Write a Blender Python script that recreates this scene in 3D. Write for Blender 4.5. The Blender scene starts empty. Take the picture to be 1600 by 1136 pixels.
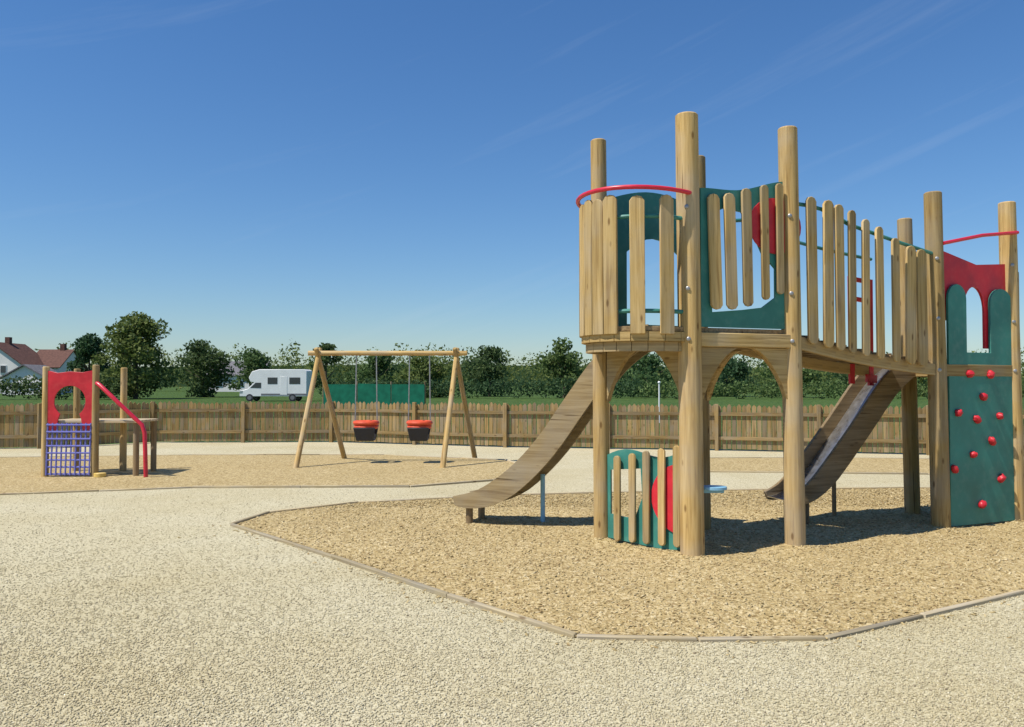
import bpy, math, random
import numpy as np
from mathutils import Vector, Matrix
from mathutils.geometry import tessellate_polygon
random.seed(7); np.random.seed(7)
R = math.radians
scn = bpy.context.scene
COL = scn.collection

# ------------------------------------------------------------------ camera, sky, sun, exposure
CAM_H = 1.6; FPX = 1289.0; PITCH = math.atan(32 / FPX)
cam_d = bpy.data.cameras.new('camera'); cam = bpy.data.objects.new('camera', cam_d); COL.objects.link(cam)
cam.location = (0, 0, CAM_H); cam.rotation_euler = (R(90) + PITCH, 0, 0)
cam_d.sensor_fit = 'HORIZONTAL'; cam_d.sensor_width = 36; cam_d.lens = 36 * FPX / 1600
cam_d.clip_start = 0.1; cam_d.clip_end = 3000
scn.camera = cam

SUN = Vector((-0.45, -0.25, 0.85)).normalized()
ELEV = math.asin(SUN.z); AZ = math.atan2(SUN.x, SUN.y)
world = bpy.data.worlds.new('World'); scn.world = world; world.use_nodes = True
wn = world.node_tree.nodes; wl = world.node_tree.links
for n in list(wn): wn.remove(n)
sky = wn.new('ShaderNodeTexSky'); sky.sky_type = 'NISHITA'; sky.sun_disc = False
sky.sun_elevation = ELEV; sky.sun_rotation = AZ; sky.air_density = 1.25; sky.dust_density = 0.15; sky.ozone_density = 2.6; sky.altitude = 0
tc = wn.new('ShaderNodeTexCoord')
mp = wn.new('ShaderNodeMapping'); mp.inputs['Rotation'].default_value = (R(4), R(21), 0)
mp2 = wn.new('ShaderNodeMapping'); mp2.inputs['Scale'].default_value = (1.1, 1.0, 17)
no = wn.new('ShaderNodeTexNoise'); no.inputs['Scale'].default_value = 1.7; no.inputs['Detail'].default_value = 7; no.inputs['Roughness'].default_value = 0.6
rp = wn.new('ShaderNodeValToRGB'); rp.color_ramp.elements[0].position = 0.56; rp.color_ramp.elements[0].color = (0, 0, 0, 1)
rp.color_ramp.elements[1].position = 0.85; rp.color_ramp.elements[1].color = (0.1, 0.1, 0.1, 1)
mx = wn.new('ShaderNodeMix'); mx.data_type = 'RGBA'; mx.inputs[7].default_value = (8.0, 8.6, 9.3, 1)
bg = wn.new('ShaderNodeBackground'); bg.inputs['Strength'].default_value = 0.078
wo = wn.new('ShaderNodeOutputWorld')
wl.new(tc.outputs['Generated'], mp.inputs['Vector']); wl.new(mp.outputs[0], mp2.inputs['Vector']); wl.new(mp2.outputs[0], no.inputs['Vector'])
wl.new(no.outputs['Fac'], rp.inputs['Fac']); wl.new(rp.outputs['Color'], mx.inputs[0])
tint = wn.new('ShaderNodeMix'); tint.data_type = 'RGBA'; tint.blend_type = 'MULTIPLY'; tint.inputs[0].default_value = 1; tint.inputs[7].default_value = (.79, .97, 1.24, 1)
hs = wn.new('ShaderNodeHueSaturation'); hs.inputs['Saturation'].default_value = 1.1
wl.new(sky.outputs[0], tint.inputs[6]); wl.new(tint.outputs[2], hs.inputs['Color'])
wl.new(hs.outputs[0], mx.inputs[6]); wl.new(mx.outputs[2], bg.inputs['Color']); wl.new(bg.outputs[0], wo.inputs['Surface'])

sun_d = bpy.data.lights.new('sun', 'SUN'); sun_d.energy = 4.75; sun_d.angle = R(0.53); sun_d.color = (1.0, 0.94, 0.85)
sun = bpy.data.objects.new('sun', sun_d); COL.objects.link(sun)
sun.rotation_euler = SUN.to_track_quat('Z', 'Y').to_euler(); sun.location = (-20, -15, 40)
scn.view_settings.view_transform = 'Standard'; scn.view_settings.look = 'None'
scn.view_settings.exposure = 0.25; scn.view_settings.gamma = 1.0

# ------------------------------------------------------------------ helpers
def ray(px, py):
    cx = (px - 800) / FPX; cy = -(py - 568) / FPX
    return Vector((cx, math.cos(PITCH) - math.sin(PITCH) * cy, math.sin(PITCH) + math.cos(PITCH) * cy))
def ground(px, py):                       # a measured pixel -> the point of the ground there
    r = ray(px, py); t = -CAM_H / r.z
    return Vector((r.x * t, r.y * t, 0))
def at(px, py, d):                        # a measured pixel -> the point at depth d
    r = ray(px, py); t = d / r.y
    return Vector((r.x * t, d, CAM_H + r.z * t))
V = lambda *a: Vector(a)
Z = V(0, 0, 1)

class MB:
    """collects pieces; every piece carries its own grain coordinates and tint number"""
    def __init__(s): s.v = []; s.f = []; s.g = []; s.r = []; s.m = []; s.mi = 0
    def piece(s, verts, faces, grain, r=None):
        o = len(s.v); r = random.random() if r is None else r
        off = V(r * 37, r * 91, r * 53)
        s.v += [tuple(x) for x in verts]; s.g += [tuple(V(*x) + off) for x in grain]
        s.f += [tuple(i + o for i in f) for f in faces]; s.r += [r] * len(verts); s.m += [s.mi] * len(faces)
    def bar(s, p0, p1, w, t, side=None, r=None):
        p0 = Vector(p0); p1 = Vector(p1); a = p1 - p0; L = a.length; a = a / L
        sd = Vector(side) if side is not None else (V(1, 0, 0) if abs(a.x) < 0.9 else V(0, 1, 0))
        sd = (sd - a * sd.dot(a)).normalized(); n = a.cross(sd)
        vs = []; gr = []
        for k, p in ((0, p0), (L, p1)):
            for i, j in ((-1, -1), (1, -1), (1, 1), (-1, 1)):
                vs.append(p + sd * (i * w / 2) + n * (j * t / 2)); gr.append((i * w / 2, j * t / 2, k))
        s.piece(vs, [(3, 2, 1, 0), (4, 5, 6, 7), (0, 1, 5, 4), (1, 2, 6, 5), (2, 3, 7, 6), (3, 0, 4, 7)], gr, r)
    def slab(s, outline, o, U, W, t, holes=(), r=None, grain_w=True):
        """flat outline (u, w) in plane U, W through o, thickness t centred"""
        o = Vector(o); U = Vector(U).normalized(); W = Vector(W).normalized(); n = U.cross(W)
        loops = [list(outline)] + [list(h) for h in holes]
        pts = [p for l in loops for p in l]; N = len(pts)
        vs = [o + U * u + W * w + n * (t / 2) for u, w in pts] + [o + U * u + W * w - n * (t / 2) for u, w in pts]
        gr = [((u, t / 2, w) if grain_w else (w, t / 2, u)) for u, w in pts] + [((u, -t / 2, w) if grain_w else (w, -t / 2, u)) for u, w in pts]
        fs = []
        if holes or len(outline) > 12:
            tri = tessellate_polygon([[V(u, w, 0) for u, w in l] for l in loops])
        else:
            tri = [tuple(range(N))]
        for f in tri:
            a = sum(pts[f[i]][0] * pts[f[(i + 1) % len(f)]][1] - pts[f[(i + 1) % len(f)]][0] * pts[f[i]][1] for i in range(len(f)))
            f = tuple(f) if a > 0 else tuple(reversed(f))
            fs.append(f); fs.append(tuple(i + N for i in reversed(f)))
        b = 0
        for li, l in enumerate(loops):
            k = len(l)
            ar = sum(l[i][0] * l[(i + 1) % k][1] - l[(i + 1) % k][0] * l[i][1] for i in range(k))
            ccw = (ar > 0) == (li == 0)
            for i in range(k):
                p, q = b + i, b + (i + 1) % k
                fs.append((p, p + N, q + N, q) if ccw else (q, q + N, p + N, p))
            b += k
        s.piece(vs, fs, gr, r)
    def slat(s, p, side, w, t, h, top='round', bottom='flat', lean=0.0, r=None):
        o = [(-w / 2, 0), (w / 2, 0)] if bottom == 'flat' else [(-w / 2, w * .35), (-w * .3, w * .08), (0, 0), (w * .3, w * .08), (w / 2, w * .35)]
        if top == 'round': o += [(w / 2, h - w * .35), (w * .3, h - w * .08), (0, h), (-w * .3, h - w * .08), (-w / 2, h - w * .35)]
        elif top == 'point': o += [(w / 2, h - w * .55), (0, h), (-w / 2, h - w * .55)]
        else: o += [(w / 2, h), (-w / 2, h)]
        s.slab(o, p, side, Z + Vector(side).normalized() * lean, t, r=r)
    def tube(s, path, rad, n=10, r=None, closed=False):
        P = [Vector(p) for p in path]; K = len(P)
        rads = rad if isinstance(rad, (list, tuple)) else [rad] * K
        vs = []; gr = []; d = 0; ref = None
        for i, p in enumerate(P):
            if closed: a = (P[(i + 1) % K] - P[i - 1]).normalized()
            else: a = (P[min(i + 1, K - 1)] - P[max(i - 1, 0)]).normalized()
            if ref is None: ref = V(0, 0, 1) if abs(a.z) < .9 else V(1, 0, 0)
            x = (ref - a * ref.dot(a)).normalized(); ref = x; y = a.cross(x)
            if i: d += (p - P[i - 1]).length
            for k in range(n):
                t = 2 * math.pi * k / n; c, q = math.cos(t) * rads[i], math.sin(t) * rads[i]
                vs.append(p + x * c + y * q); gr.append((c, q, d))
        fs = []
        for i in range(K if closed else K - 1):
            j = (i + 1) % K
            for k in range(n): fs.append((i * n + k, i * n + (k + 1) % n, j * n + (k + 1) % n, j * n + k))
        if not closed: fs.append(tuple(reversed(range(n)))); fs.append(tuple((K - 1) * n + k for k in range(n)))
        s.piece(vs, fs, gr, r)
    def log(s, p0, p1, r0, r1=None, n=18, r=None):
        p0 = Vector(p0); p1 = Vector(p1); r1 = r0 if r1 is None else r1
        c = min(.012, r0 * .2); a = (p1 - p0).normalized()
        q = [p0]; rr = [r0]
        for k in range(1, 6):
            t = k / 6; q.append(p0.lerp(p1, t)); rr.append((r0 + (r1 - r0) * t) * random.uniform(.985, 1.015))
        s.tube(q + [p1 - a * c, p1], rr + [r1, r1 - c], n, r)
    def ball(s, c, rx, ry, rz, nu=12, nv=7, jit=0, r=None, rot=None):
        vs = []; c = Vector(c); rot = rot or Matrix.Identity(3)
        for j in range(nv + 1):
            t = math.pi * j / nv
            for i in range(nu):
                p = 2 * math.pi * i / nu; k = 1 + random.uniform(-jit, jit)
                vs.append(c + rot @ V(rx * k * math.sin(t) * math.cos(p), ry * k * math.sin(t) * math.sin(p), rz * k * math.cos(t)))
        fs = []
        for j in range(nv):
            for i in range(nu):
                a, b = j * nu + i, j * nu + (i + 1) % nu
                if j == 0: fs.append((a, a + nu, b + nu))
                elif j == nv - 1: fs.append((a, a + nu, b))
                else: fs.append((a, a + nu, b + nu, b))
        s.piece(vs, fs, vs, r)
    def build(s, name, mats, parent=None, bevel=0.0, smooth=True):
        me = bpy.data.meshes.new(name); me.from_pydata(s.v, [], s.f)
        at_ = me.attributes.new('rnd', 'FLOAT', 'POINT'); at_.data.foreach_set('value', np.array(s.r, dtype=np.float32))
        ag = me.attributes.new('gr', 'FLOAT_VECTOR', 'POINT'); ag.data.foreach_set('vector', np.array(s.g, dtype=np.float32).ravel())
        for m in (mats if isinstance(mats, (list, tuple)) else [mats]): me.materials.append(m)
        me.polygons.foreach_set('material_index', np.array(s.m, dtype=np.int32))
        if smooth:
            me.polygons.foreach_set('use_smooth', np.ones(len(s.f), dtype=bool)); me.set_sharp_from_angle(angle=R(38))
        me.update()
        o = bpy.data.objects.new(name, me); COL.objects.link(o)
        if parent is not None: o.parent = parent; o.matrix_parent_inverse = parent.matrix_basis.inverted()
        if bevel:
            b = o.modifiers.new('bevel', 'BEVEL'); b.width = bevel; b.segments = 1; b.limit_method = 'ANGLE'; b.angle_limit = R(40)
        return o

def tag(o, label=None, cat=None, group=None, kind=None):
    if label: o['label'] = label
    if cat: o['category'] = cat
    if group: o['group'] = group
    if kind: o['kind'] = kind
    return o
def empty(name, loc, label, cat, group=None):
    o = bpy.data.objects.new(name, None); COL.objects.link(o); o.location = loc; o.empty_display_size = .3
    return tag(o, label, cat, group)
def copy_tree(o, parent=None):
    c = o.copy(); COL.objects.link(c)
    if parent is not None: c.parent = parent
    for ch in o.children: copy_tree(ch, c)
    return c

# ------------------------------------------------------------------ materials
def base(name, rough=.7, spec=.3):
    m = bpy.data.materials.new(name); m.use_nodes = True
    b = m.node_tree.nodes['Principled BSDF']; b.inputs['Roughness'].default_value = rough; b.inputs['Specular IOR Level'].default_value = spec
    return m, m.node_tree.nodes, m.node_tree.links, b
def ramp(n, stops):
    r = n.new('ShaderNodeValToRGB'); e = r.color_ramp.elements
    e[0].position, e[0].color = stops[0][0], (*stops[0][1], 1); e[1].position, e[1].color = stops[1][0], (*stops[1][1], 1)
    for p, c in stops[2:]:
        x = e.new(p); x.color = (*c, 1)
    return r
def mixc(n, l, mode, fac, a, b):
    m = n.new('ShaderNodeMix'); m.data_type = 'RGBA'; m.blend_type = mode
    for sock, v in ((0, fac), (6, a), (7, b)):
        if hasattr(v, 'is_linked'): l.new(v, m.inputs[sock])
        elif isinstance(v, (int, float)): m.inputs[sock].default_value = v
        else: m.inputs[sock].default_value = (*v, 1)
    return m.outputs[2]
def timber(name, dark, mid, light, grey=.25, rough=.8):
    m, n, l, b = base(name, rough, .2)
    g = n.new('ShaderNodeAttribute'); g.attribute_name = 'gr'; rn = n.new('ShaderNodeAttribute'); rn.attribute_name = 'rnd'
    mp = n.new('ShaderNodeMapping'); mp.inputs['Scale'].default_value = (34, 34, 1.6); l.new(g.outputs['Vector'], mp.inputs[0])
    n1 = n.new('ShaderNodeTexNoise'); n1.inputs['Scale'].default_value = 1; n1.inputs['Detail'].default_value = 6; n1.inputs['Distortion'].default_value = .6
    l.new(mp.outputs[0], n1.inputs['Vector'])
    r1 = ramp(n, [(.28, dark), (.5, mid), (.72, light)]); l.new(n1.outputs['Fac'], r1.inputs['Fac'])
    n2 = n.new('ShaderNodeTexNoise'); n2.inputs['Scale'].default_value = 2.3; n2.inputs['Detail'].default_value = 4; l.new(g.outputs['Vector'], n2.inputs['Vector'])
    r2 = ramp(n, [(.42, (0, 0, 0)), (.68, (grey,) * 3)]); l.new(n2.outputs['Fac'], r2.inputs['Fac'])
    c = mixc(n, l, 'MIX', r2.outputs['Color'], r1.outputs['Color'], (mid[0] * .8 + .03, mid[0] * .74 + .03, mid[0] * .62 + .03))
    mpk = n.new('ShaderNodeMapping'); mpk.inputs['Scale'].default_value = (9, 9, 3.2); l.new(g.outputs['Vector'], mpk.inputs[0])
    vk = n.new('ShaderNodeTexVoronoi'); vk.inputs['Scale'].default_value = 1; l.new(mpk.outputs[0], vk.inputs['Vector'])
    rk = ramp(n, [(.07, (.3, .22, .16)), (.15, (1, 1, 1))]); l.new(vk.outputs['Distance'], rk.inputs['Fac'])
    c = mixc(n, l, 'MULTIPLY', .75, c, rk.outputs['Color'])
    mpc = n.new('ShaderNodeMapping'); mpc.inputs['Scale'].default_value = (26, 26, .9); l.new(g.outputs['Vector'], mpc.inputs[0])
    nc = n.new('ShaderNodeTexNoise'); nc.inputs['Scale'].default_value = 1.3; nc.inputs['Detail'].default_value = 2; l.new(mpc.outputs[0], nc.inputs['Vector'])
    rc = ramp(n, [(.685, (1, 1, 1)), (.715, (.33, .27, .22))]); l.new(nc.outputs['Fac'], rc.inputs['Fac'])
    c = mixc(n, l, 'MULTIPLY', .8, c, rc.outputs['Color'])
    rr = ramp(n, [(0, (.7, .7, .69)), (1, (1.2, 1.17, 1.12))]); l.new(rn.outputs['Fac'], rr.inputs['Fac'])
    c = mixc(n, l, 'MULTIPLY', 1, c, rr.outputs['Color']); l.new(c, b.inputs['Base Color'])
    bp = n.new('ShaderNodeBump'); bp.inputs['Strength'].default_value = .35; bp.inputs['Distance'].default_value = .006
    l.new(n1.outputs['Fac'], bp.inputs['Height']); l.new(bp.outputs[0], b.inputs['Normal'])
    return m
def paint(name, col, rough=.4, var=.18, scale=6, spec=.4, dirt=0.0, dirtcol=(.3, .25, .17), metallic=0):
    m, n, l, b = base(name, rough, spec); b.inputs['Metallic'].default_value = metallic
    t = n.new('ShaderNodeTexCoord'); n1 = n.new('ShaderNodeTexNoise'); n1.inputs['Scale'].default_value = scale; n1.inputs['Detail'].default_value = 6
    l.new(t.outputs['Object'], n1.inputs['Vector'])
    lo = tuple(x * (1 - var) for x in col); hi = tuple(min(1, x * (1 + var)) for x in col)
    r1 = ramp(n, [(.3, lo), (.7, hi)]); l.new(n1.outputs['Fac'], r1.inputs['Fac']); c = r1.outputs['Color']
    if dirt:
        n2 = n.new('ShaderNodeTexNoise'); n2.inputs['Scale'].default_value = scale * 4; n2.inputs['Detail'].default_value = 8; l.new(t.outputs['Object'], n2.inputs['Vector'])
        r2 = ramp(n, [(.52, (0, 0, 0)), (.75, (dirt,) * 3)]); l.new(n2.outputs['Fac'], r2.inputs['Fac']); c = mixc(n, l, 'MIX', r2.outputs['Color'], c, dirtcol)
    l.new(c, b.inputs['Base Color'])
    r3 = ramp(n, [(.3, (rough * .8,) * 3), (.7, (min(1, rough * 1.25),) * 3)]); l.new(n1.outputs['Fac'], r3.inputs['Fac']); l.new(r3.outputs['Color'], b.inputs['Roughness'])
    return m
def granular(name, stops, scale, big, bump=.8, dist=.012, stretch=(1, 1, 1), mottled=.5, warp=1.6):
    m, n, l, b = base(name, .95, .1)
    t = n.new('ShaderNodeTexCoord')
    nd = n.new('ShaderNodeTexNoise'); nd.inputs['Scale'].default_value = scale * .5; nd.inputs['Detail'].default_value = 2; l.new(t.outputs['Object'], nd.inputs['Vector'])
    va = n.new('ShaderNodeVectorMath'); va.operation = 'MULTIPLY_ADD'; va.inputs[1].default_value = (warp / scale,) * 3
    l.new(nd.outputs['Color'], va.inputs[0]); l.new(t.outputs['Object'], va.inputs[2])
    mp = n.new('ShaderNodeMapping'); mp.inputs['Scale'].default_value = stretch; l.new(va.outputs[0], mp.inputs[0])
    v = n.new('ShaderNodeTexVoronoi'); v.inputs['Scale'].default_value = scale; l.new(mp.outputs[0], v.inputs['Vector'])
    sp = n.new('ShaderNodeSeparateColor'); l.new(v.outputs['Color'], sp.inputs[0])
    r = ramp(n, stops); l.new(sp.outputs[0], r.inputs['Fac'])
    v2 = n.new('ShaderNodeTexVoronoi'); v2.inputs['Scale'].default_value = scale * 2.7; l.new(t.outputs['Object'], v2.inputs['Vector'])
    s2 = n.new('ShaderNodeSeparateColor'); l.new(v2.outputs['Color'], s2.inputs[0])
    r2 = ramp(n, [(0, (.72, .7, .67)), (1, (1.2, 1.2, 1.2))]); l.new(s2.outputs[0], r2.inputs['Fac'])
    c = mixc(n, l, 'MULTIPLY', 1, r.outputs['Color'], r2.outputs['Color'])
    nb = n.new('ShaderNodeTexNoise'); nb.inputs['Scale'].default_value = .55; nb.inputs['Detail'].default_value = 6; l.new(t.outputs['Object'], nb.inputs['Vector'])
    rb = ramp(n, [(.35, (0, 0, 0)), (.7, (mottled,) * 3)]); l.new(nb.outputs['Fac'], rb.inputs['Fac'])
    c = mixc(n, l, 'MIX', rb.outputs['Color'], c, mixc(n, l, 'MULTIPLY', 1, c, big)); l.new(c, b.inputs['Base Color'])
    ad = n.new('ShaderNodeMath'); ad.operation = 'ADD'; l.new(sp.outputs[1], ad.inputs[0]); l.new(v.outputs['Distance'], ad.inputs[1])
    bp = n.new('ShaderNodeBump'); bp.inputs['Strength'].default_value = bump; bp.inputs['Distance'].default_value = dist
    l.new(ad.outputs[0], bp.inputs['Height']); l.new(bp.outputs[0], b.inputs['Normal'])
    return m
def rndramp(name, stops, rough=.8, trans=0, mottle=None):
    m, n, l, b = base(name, rough, .2); rn = n.new('ShaderNodeAttribute'); rn.attribute_name = 'rnd'
    r = ramp(n, stops); l.new(rn.outputs['Fac'], r.inputs['Fac'])
    oi = n.new('ShaderNodeObjectInfo'); ro = ramp(n, [(0, (.72, .85, .85)), (.5, (1.15, 1.02, .85)), (1, (1.2, 1.15, 1.05))]); l.new(oi.outputs['Random'], ro.inputs['Fac'])
    c = mixc(n, l, 'MULTIPLY', 1, r.outputs['Color'], ro.outputs['Color'])
    if mottle:
        c = r.outputs['Color']
        t = n.new('ShaderNodeTexCoord'); nb = n.new('ShaderNodeTexNoise'); nb.inputs['Scale'].default_value = .55; nb.inputs['Detail'].default_value = 6; l.new(t.outputs['Object'], nb.inputs['Vector'])
        rb = ramp(n, [(.35, (1, 1, 1)), (.7, mottle)]); l.new(nb.outputs['Fac'], rb.inputs['Fac']); c = mixc(n, l, 'MULTIPLY', 1, c, rb.outputs['Color'])
    l.new(c, b.inputs['Base Color'])
    if trans:
        tr = n.new('ShaderNodeBsdfTranslucent'); l.new(c, tr.inputs['Color']); ms = n.new('ShaderNodeMixShader'); ms.inputs[0].default_value = trans
        l.new(b.outputs[0], ms.inputs[1]); l.new(tr.outputs[0], ms.inputs[2]); l.new(ms.outputs[0], n['Material Output'].inputs['Surface'])
    return m

M_post = timber('timber_post', (.27, .17, .062), (.43, .295, .115), (.53, .385, .17), .4)
M_slat = timber('timber_slat', (.28, .18, .067), (.45, .315, .127), (.56, .41, .19), .35)
M_dark = timber('timber_weathered_and_shaded', (.15, .1, .05), (.25, .175, .09), (.34, .25, .14), .4)  # decks and legs; also stands in for shade on the slide under the bridge
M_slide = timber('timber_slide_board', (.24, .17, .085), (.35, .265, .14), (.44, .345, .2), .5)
M_fence = timber('timber_fence', (.18, .12, .045), (.3, .205, .085), (.39, .28, .125), .5)
M_pale = timber('timber_pale', (.36, .27, .15), (.5, .4, .25), (.6, .5, .34), .3)
M_edge = timber('timber_edging', (.29, .23, .135), (.42, .345, .21), (.52, .44, .28), .5)
M_teal = paint('teal_board', (.045, .215, .175), .5, .22, 3, .35, .3, (.16, .27, .22))
M_red = paint('red_board', (.56, .022, .035), .45, .2, 4, .4, .2, (.5, .12, .09))
M_redm = paint('red_metal', (.58, .02, .045), .32, .1, 9, .5)
M_blue = paint('pale_blue_metal', (.22, .45, .62), .35, .1, 9)
M_steel = paint('steel', (.5, .5, .5), .3, .1, 14, .5, metallic=.9)
M_chain = paint('galvanised_chain', (.35, .35, .35), .45, .15, 20, .5, metallic=.7)
M_orange = paint('orange_red_rubber', (.66, .085, .03), .5, .12, 8)
M_rub = paint('black_rubber', (.03, .03, .035), .6, .2, 10)
M_navy = paint('blue_rope', (.15, .16, .46), .7, .2, 30)
M_yel = paint('yellow_plastic', (.66, .47, .13), .4, .1, 6)
M_white = paint('white_paint', (.78, .78, .76), .3, .05, 1.5, .4, .08)
M_render = paint('white_render', (.74, .72, .68), .9, .06, .6, .1, .08)
M_glass = paint('dark_glass', (.03, .04, .05), .08, .1, 1, .6)
M_grey = paint('grey_plastic', (.16, .16, .17), .5, .1, 2)
M_green = paint('green_screen_mesh', (.02, .17, .1), .8, .25, 2.5, .1)
M_roof = paint('brown_red_roof_tiles', (.13, .07, .055), .85, .3, 3, .1)
M_slate = paint('grey_roof_tiles', (.16, .155, .165), .85, .3, 3, .1)
M_bark = timber('bark', (.05, .04, .03), (.1, .08, .055), (.15, .12, .09), .3)
M_leaf = [rndramp('leaf_dark', [(0, (.03, .065, .028)), (.5, (.07, .125, .05)), (1, (.12, .18, .08))], .7, .4),
          rndramp('leaf_mid', [(0, (.05, .095, .033)), (.5, (.105, .175, .06)), (1, (.165, .235, .095))], .7, .4),
          rndramp('leaf_pale', [(0, (.055, .09, .025)), (.5, (.12, .17, .05)), (1, (.19, .24, .09))], .7, .4)]
M_gravel = granular('pale_gravel', [(0, (.3, .26, .18)), (.09, (.46, .415, .275)), (.6, (.535, .485, .325)), (.92, (.6, .555, .39))], 80, (.86, .82, .72), .4, .006, warp=.25, mottled=.8)
M_chipbed = granular('woodchip_bed', [(0, (.2, .14, .06)), (.15, (.37, .28, .13)), (.6, (.47, .365, .18)), (.92, (.57, .465, .265))], 48, (.88, .85, .78), .6, .012, (1, .7, 1))
M_chip = rndramp('woodchip', [(0, (.29, .2, .095)), (.25, (.42, .322, .155)), (.8, (.49, .39, .2)), (1, (.6, .5, .3))], .9, mottle=(.86, .84, .8))
M_peb = rndramp('pebble', [(0, (.24, .2, .14)), (.05, (.42, .375, .255)), (.5, (.515, .465, .31)), (.93, (.57, .52, .365)), (1, (.66, .62, .48))], .85, mottle=(.93, .875, .765))
M_grass = granular('meadow_grass', [(0, (.025, .055, .013)), (.5, (.05, .1, .025)), (1, (.09, .14, .04))], 5, (1.5, 1.25, 1.0), .5, .05)

# ------------------------------------------------------------------ ground
def sheet(name, pts, z, m, kind='structure'):
    me = bpy.data.meshes.new(name); tri = tessellate_polygon([[V(p[0], p[1], 0) for p in pts]])
    fs = []
    for f in tri:
        a, b, c = (pts[i] for i in f)
        fs.append(tuple(f) if (b[0] - a[0]) * (c[1] - a[1]) - (b[1] - a[1]) * (c[0] - a[0]) > 0 else tuple(reversed(f)))
    me.from_pydata([(p[0], p[1], z) for p in pts], [], fs); me.materials.append(m)
    o = bpy.data.objects.new(name, me); COL.objects.link(o); o['kind'] = kind
    return o
sheet('meadow', [(-900, -60), (900, -60), (900, 1800), (-900, 1800)], 0, M_grass)
FPIX = [(-1500, 714), (-420, 706), (60, 701), (240, 692), (520, 691), (790, 699), (1120, 704), (1450, 711), (2100, 722), (3000, 735)]
FLINE = [ground(*p) for p in FPIX]
sheet('gravel', [(p.x, p.y + .3) for p in FLINE] + [(32, -8), (-32, -8)], .004, M_gravel)
def inside(pts, poly):
    x, y = pts[:, 0], pts[:, 1]; c = np.zeros(len(pts), bool); n = len(poly)
    for i in range(n):
        a, b = poly[i], poly[(i + 1) % n]
        cond = (a.y > y) != (b.y > y)
        with np.errstate(divide='ignore', invalid='ignore'):
            xi = (b.x - a.x) * (y - a.y) / (b.y - a.y) + a.x
        c ^= cond & (x < xi)
    return c
PIT1 = [ground(*p) for p in [(362, 822), (520, 873), (700, 934), (900, 998), (1090, 1003), (1290, 1001), (1440, 966), (1600, 928), (1850, 875), (2250, 812), (2150, 772), (1600, 762), (1100, 768), (780, 776), (560, 787), (420, 803)]]
PIT2 = [ground(*p) for p in [(-420, 806), (-150, 786), (0, 774), (300, 763), (640, 762), (770, 752), (835, 737), (790, 720), (600, 712), (300, 712), (0, 716), (-300, 722), (-560, 740)]]
PIT3 = [ground(*p) for p in [(1010, 728), (1100, 738), (1450, 742), (1800, 745), (2000, 735), (1700, 722), (1300, 716), (1080, 717)]]
from mathutils import noise as mnoise
def edge_dist(x, y, poly):
    d = 9
    for i in range(len(poly)):
        a, b = poly[i], poly[(i + 1) % len(poly)]; ex, ey = b.x - a.x, b.y - a.y
        t = max(0, min(1, ((x - a.x) * ex + (y - a.y) * ey) / (ex * ex + ey * ey))); d = min(d, math.hypot(x - a.x - ex * t, y - a.y - ey * t))
    return d
def pit_h(x, y):
    f = min(1, edge_dist(x, y, PIT1) / .6); q = mnoise.fractal(V(x * 1.5, y * 1.5, 3), 1.0, 2.0, 4)
    h = .022 + .022 * q
    for hx, hy, hr in ((-.85, 9.8, .55), (2.85, 9.35, .5), (5.2, 8.7, .6)): h -= .03 * math.exp(-((x - hx) ** 2 + (y - hy) ** 2) / hr ** 2)
    for p in ((.92, 8.4), (1.66, 7.6), (2.74, 8.0), (4.66, 9.0), (5.78, 9.5)): h += .03 * math.exp(-((x - p[0]) ** 2 + (y - p[1]) ** 2) / .03)
    return .014 + f * max(.001, h)
def pit_surface():
    NX, NY, S = 120, 66, .085; x0, y0 = -3.4, 5.0; vs = [(p.x, p.y, .013) for p in PIT1]; fs = [tuple(range(len(PIT1)))]; idx = {}
    gp = np.array([(x0 + i * S, y0 + j * S) for i in range(NX) for j in range(NY)]); ins = inside(gp, PIT1)
    for k in range(len(gp)):
        if ins[k]: idx[k] = len(vs); vs.append((gp[k, 0], gp[k, 1], pit_h(gp[k, 0], gp[k, 1])))
    for i in range(NX - 1):
        for j in range(NY - 1):
            q = (i * NY + j, (i + 1) * NY + j, (i + 1) * NY + j + 1, i * NY + j + 1)
            if all(c in idx for c in q): fs.append(tuple(idx[c] for c in q))
    me = bpy.data.meshes.new('woodchip_surface'); me.from_pydata(vs, [], fs); me.materials.append(M_chipbed); me.validate()
    for p in me.polygons:
        p.use_smooth = True
        if p.normal.z < 0: p.flip()
    o = bpy.data.objects.new('woodchip_surface', me); COL.objects.link(o); o['kind'] = 'structure'
sheet('woodchip_surface', [(p.x, p.y) for p in PIT2], .016, M_chipbed)
sheet('woodchip_surface', [(p.x, p.y) for p in PIT3], .016, M_chipbed)
def edging(poly, label):
    e = empty('timber_edging', poly[0], label, 'edging')
    for i in range(len(poly)):
        p, q = poly[i], poly[(i + 1) % len(poly)]
        L = (q - p).length; n = max(1, round(L / 1.6)); d = (q - p) / n
        for k in range(n):
            mb = MB(); j = V(0, 0, random.uniform(-.006, .008)); a = p + d * k; b = p + d * (k + 1); u = (b - a).normalized()
            mb.bar(a + u * .004 + V(0, 0, -.012) + j, b - u * .004 + V(0, 0, -.012) + j, .045, .09, u.cross(Z))
            mb.build('sleeper', M_edge, e, .008)
edging(PIT1, 'pale timber edging round the large woodchip pit in front')
edging(PIT2, 'thin timber edging round the woodchip under the swings')
edging(PIT3, 'thin timber edging of the far woodchip strip near the fence')

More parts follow.
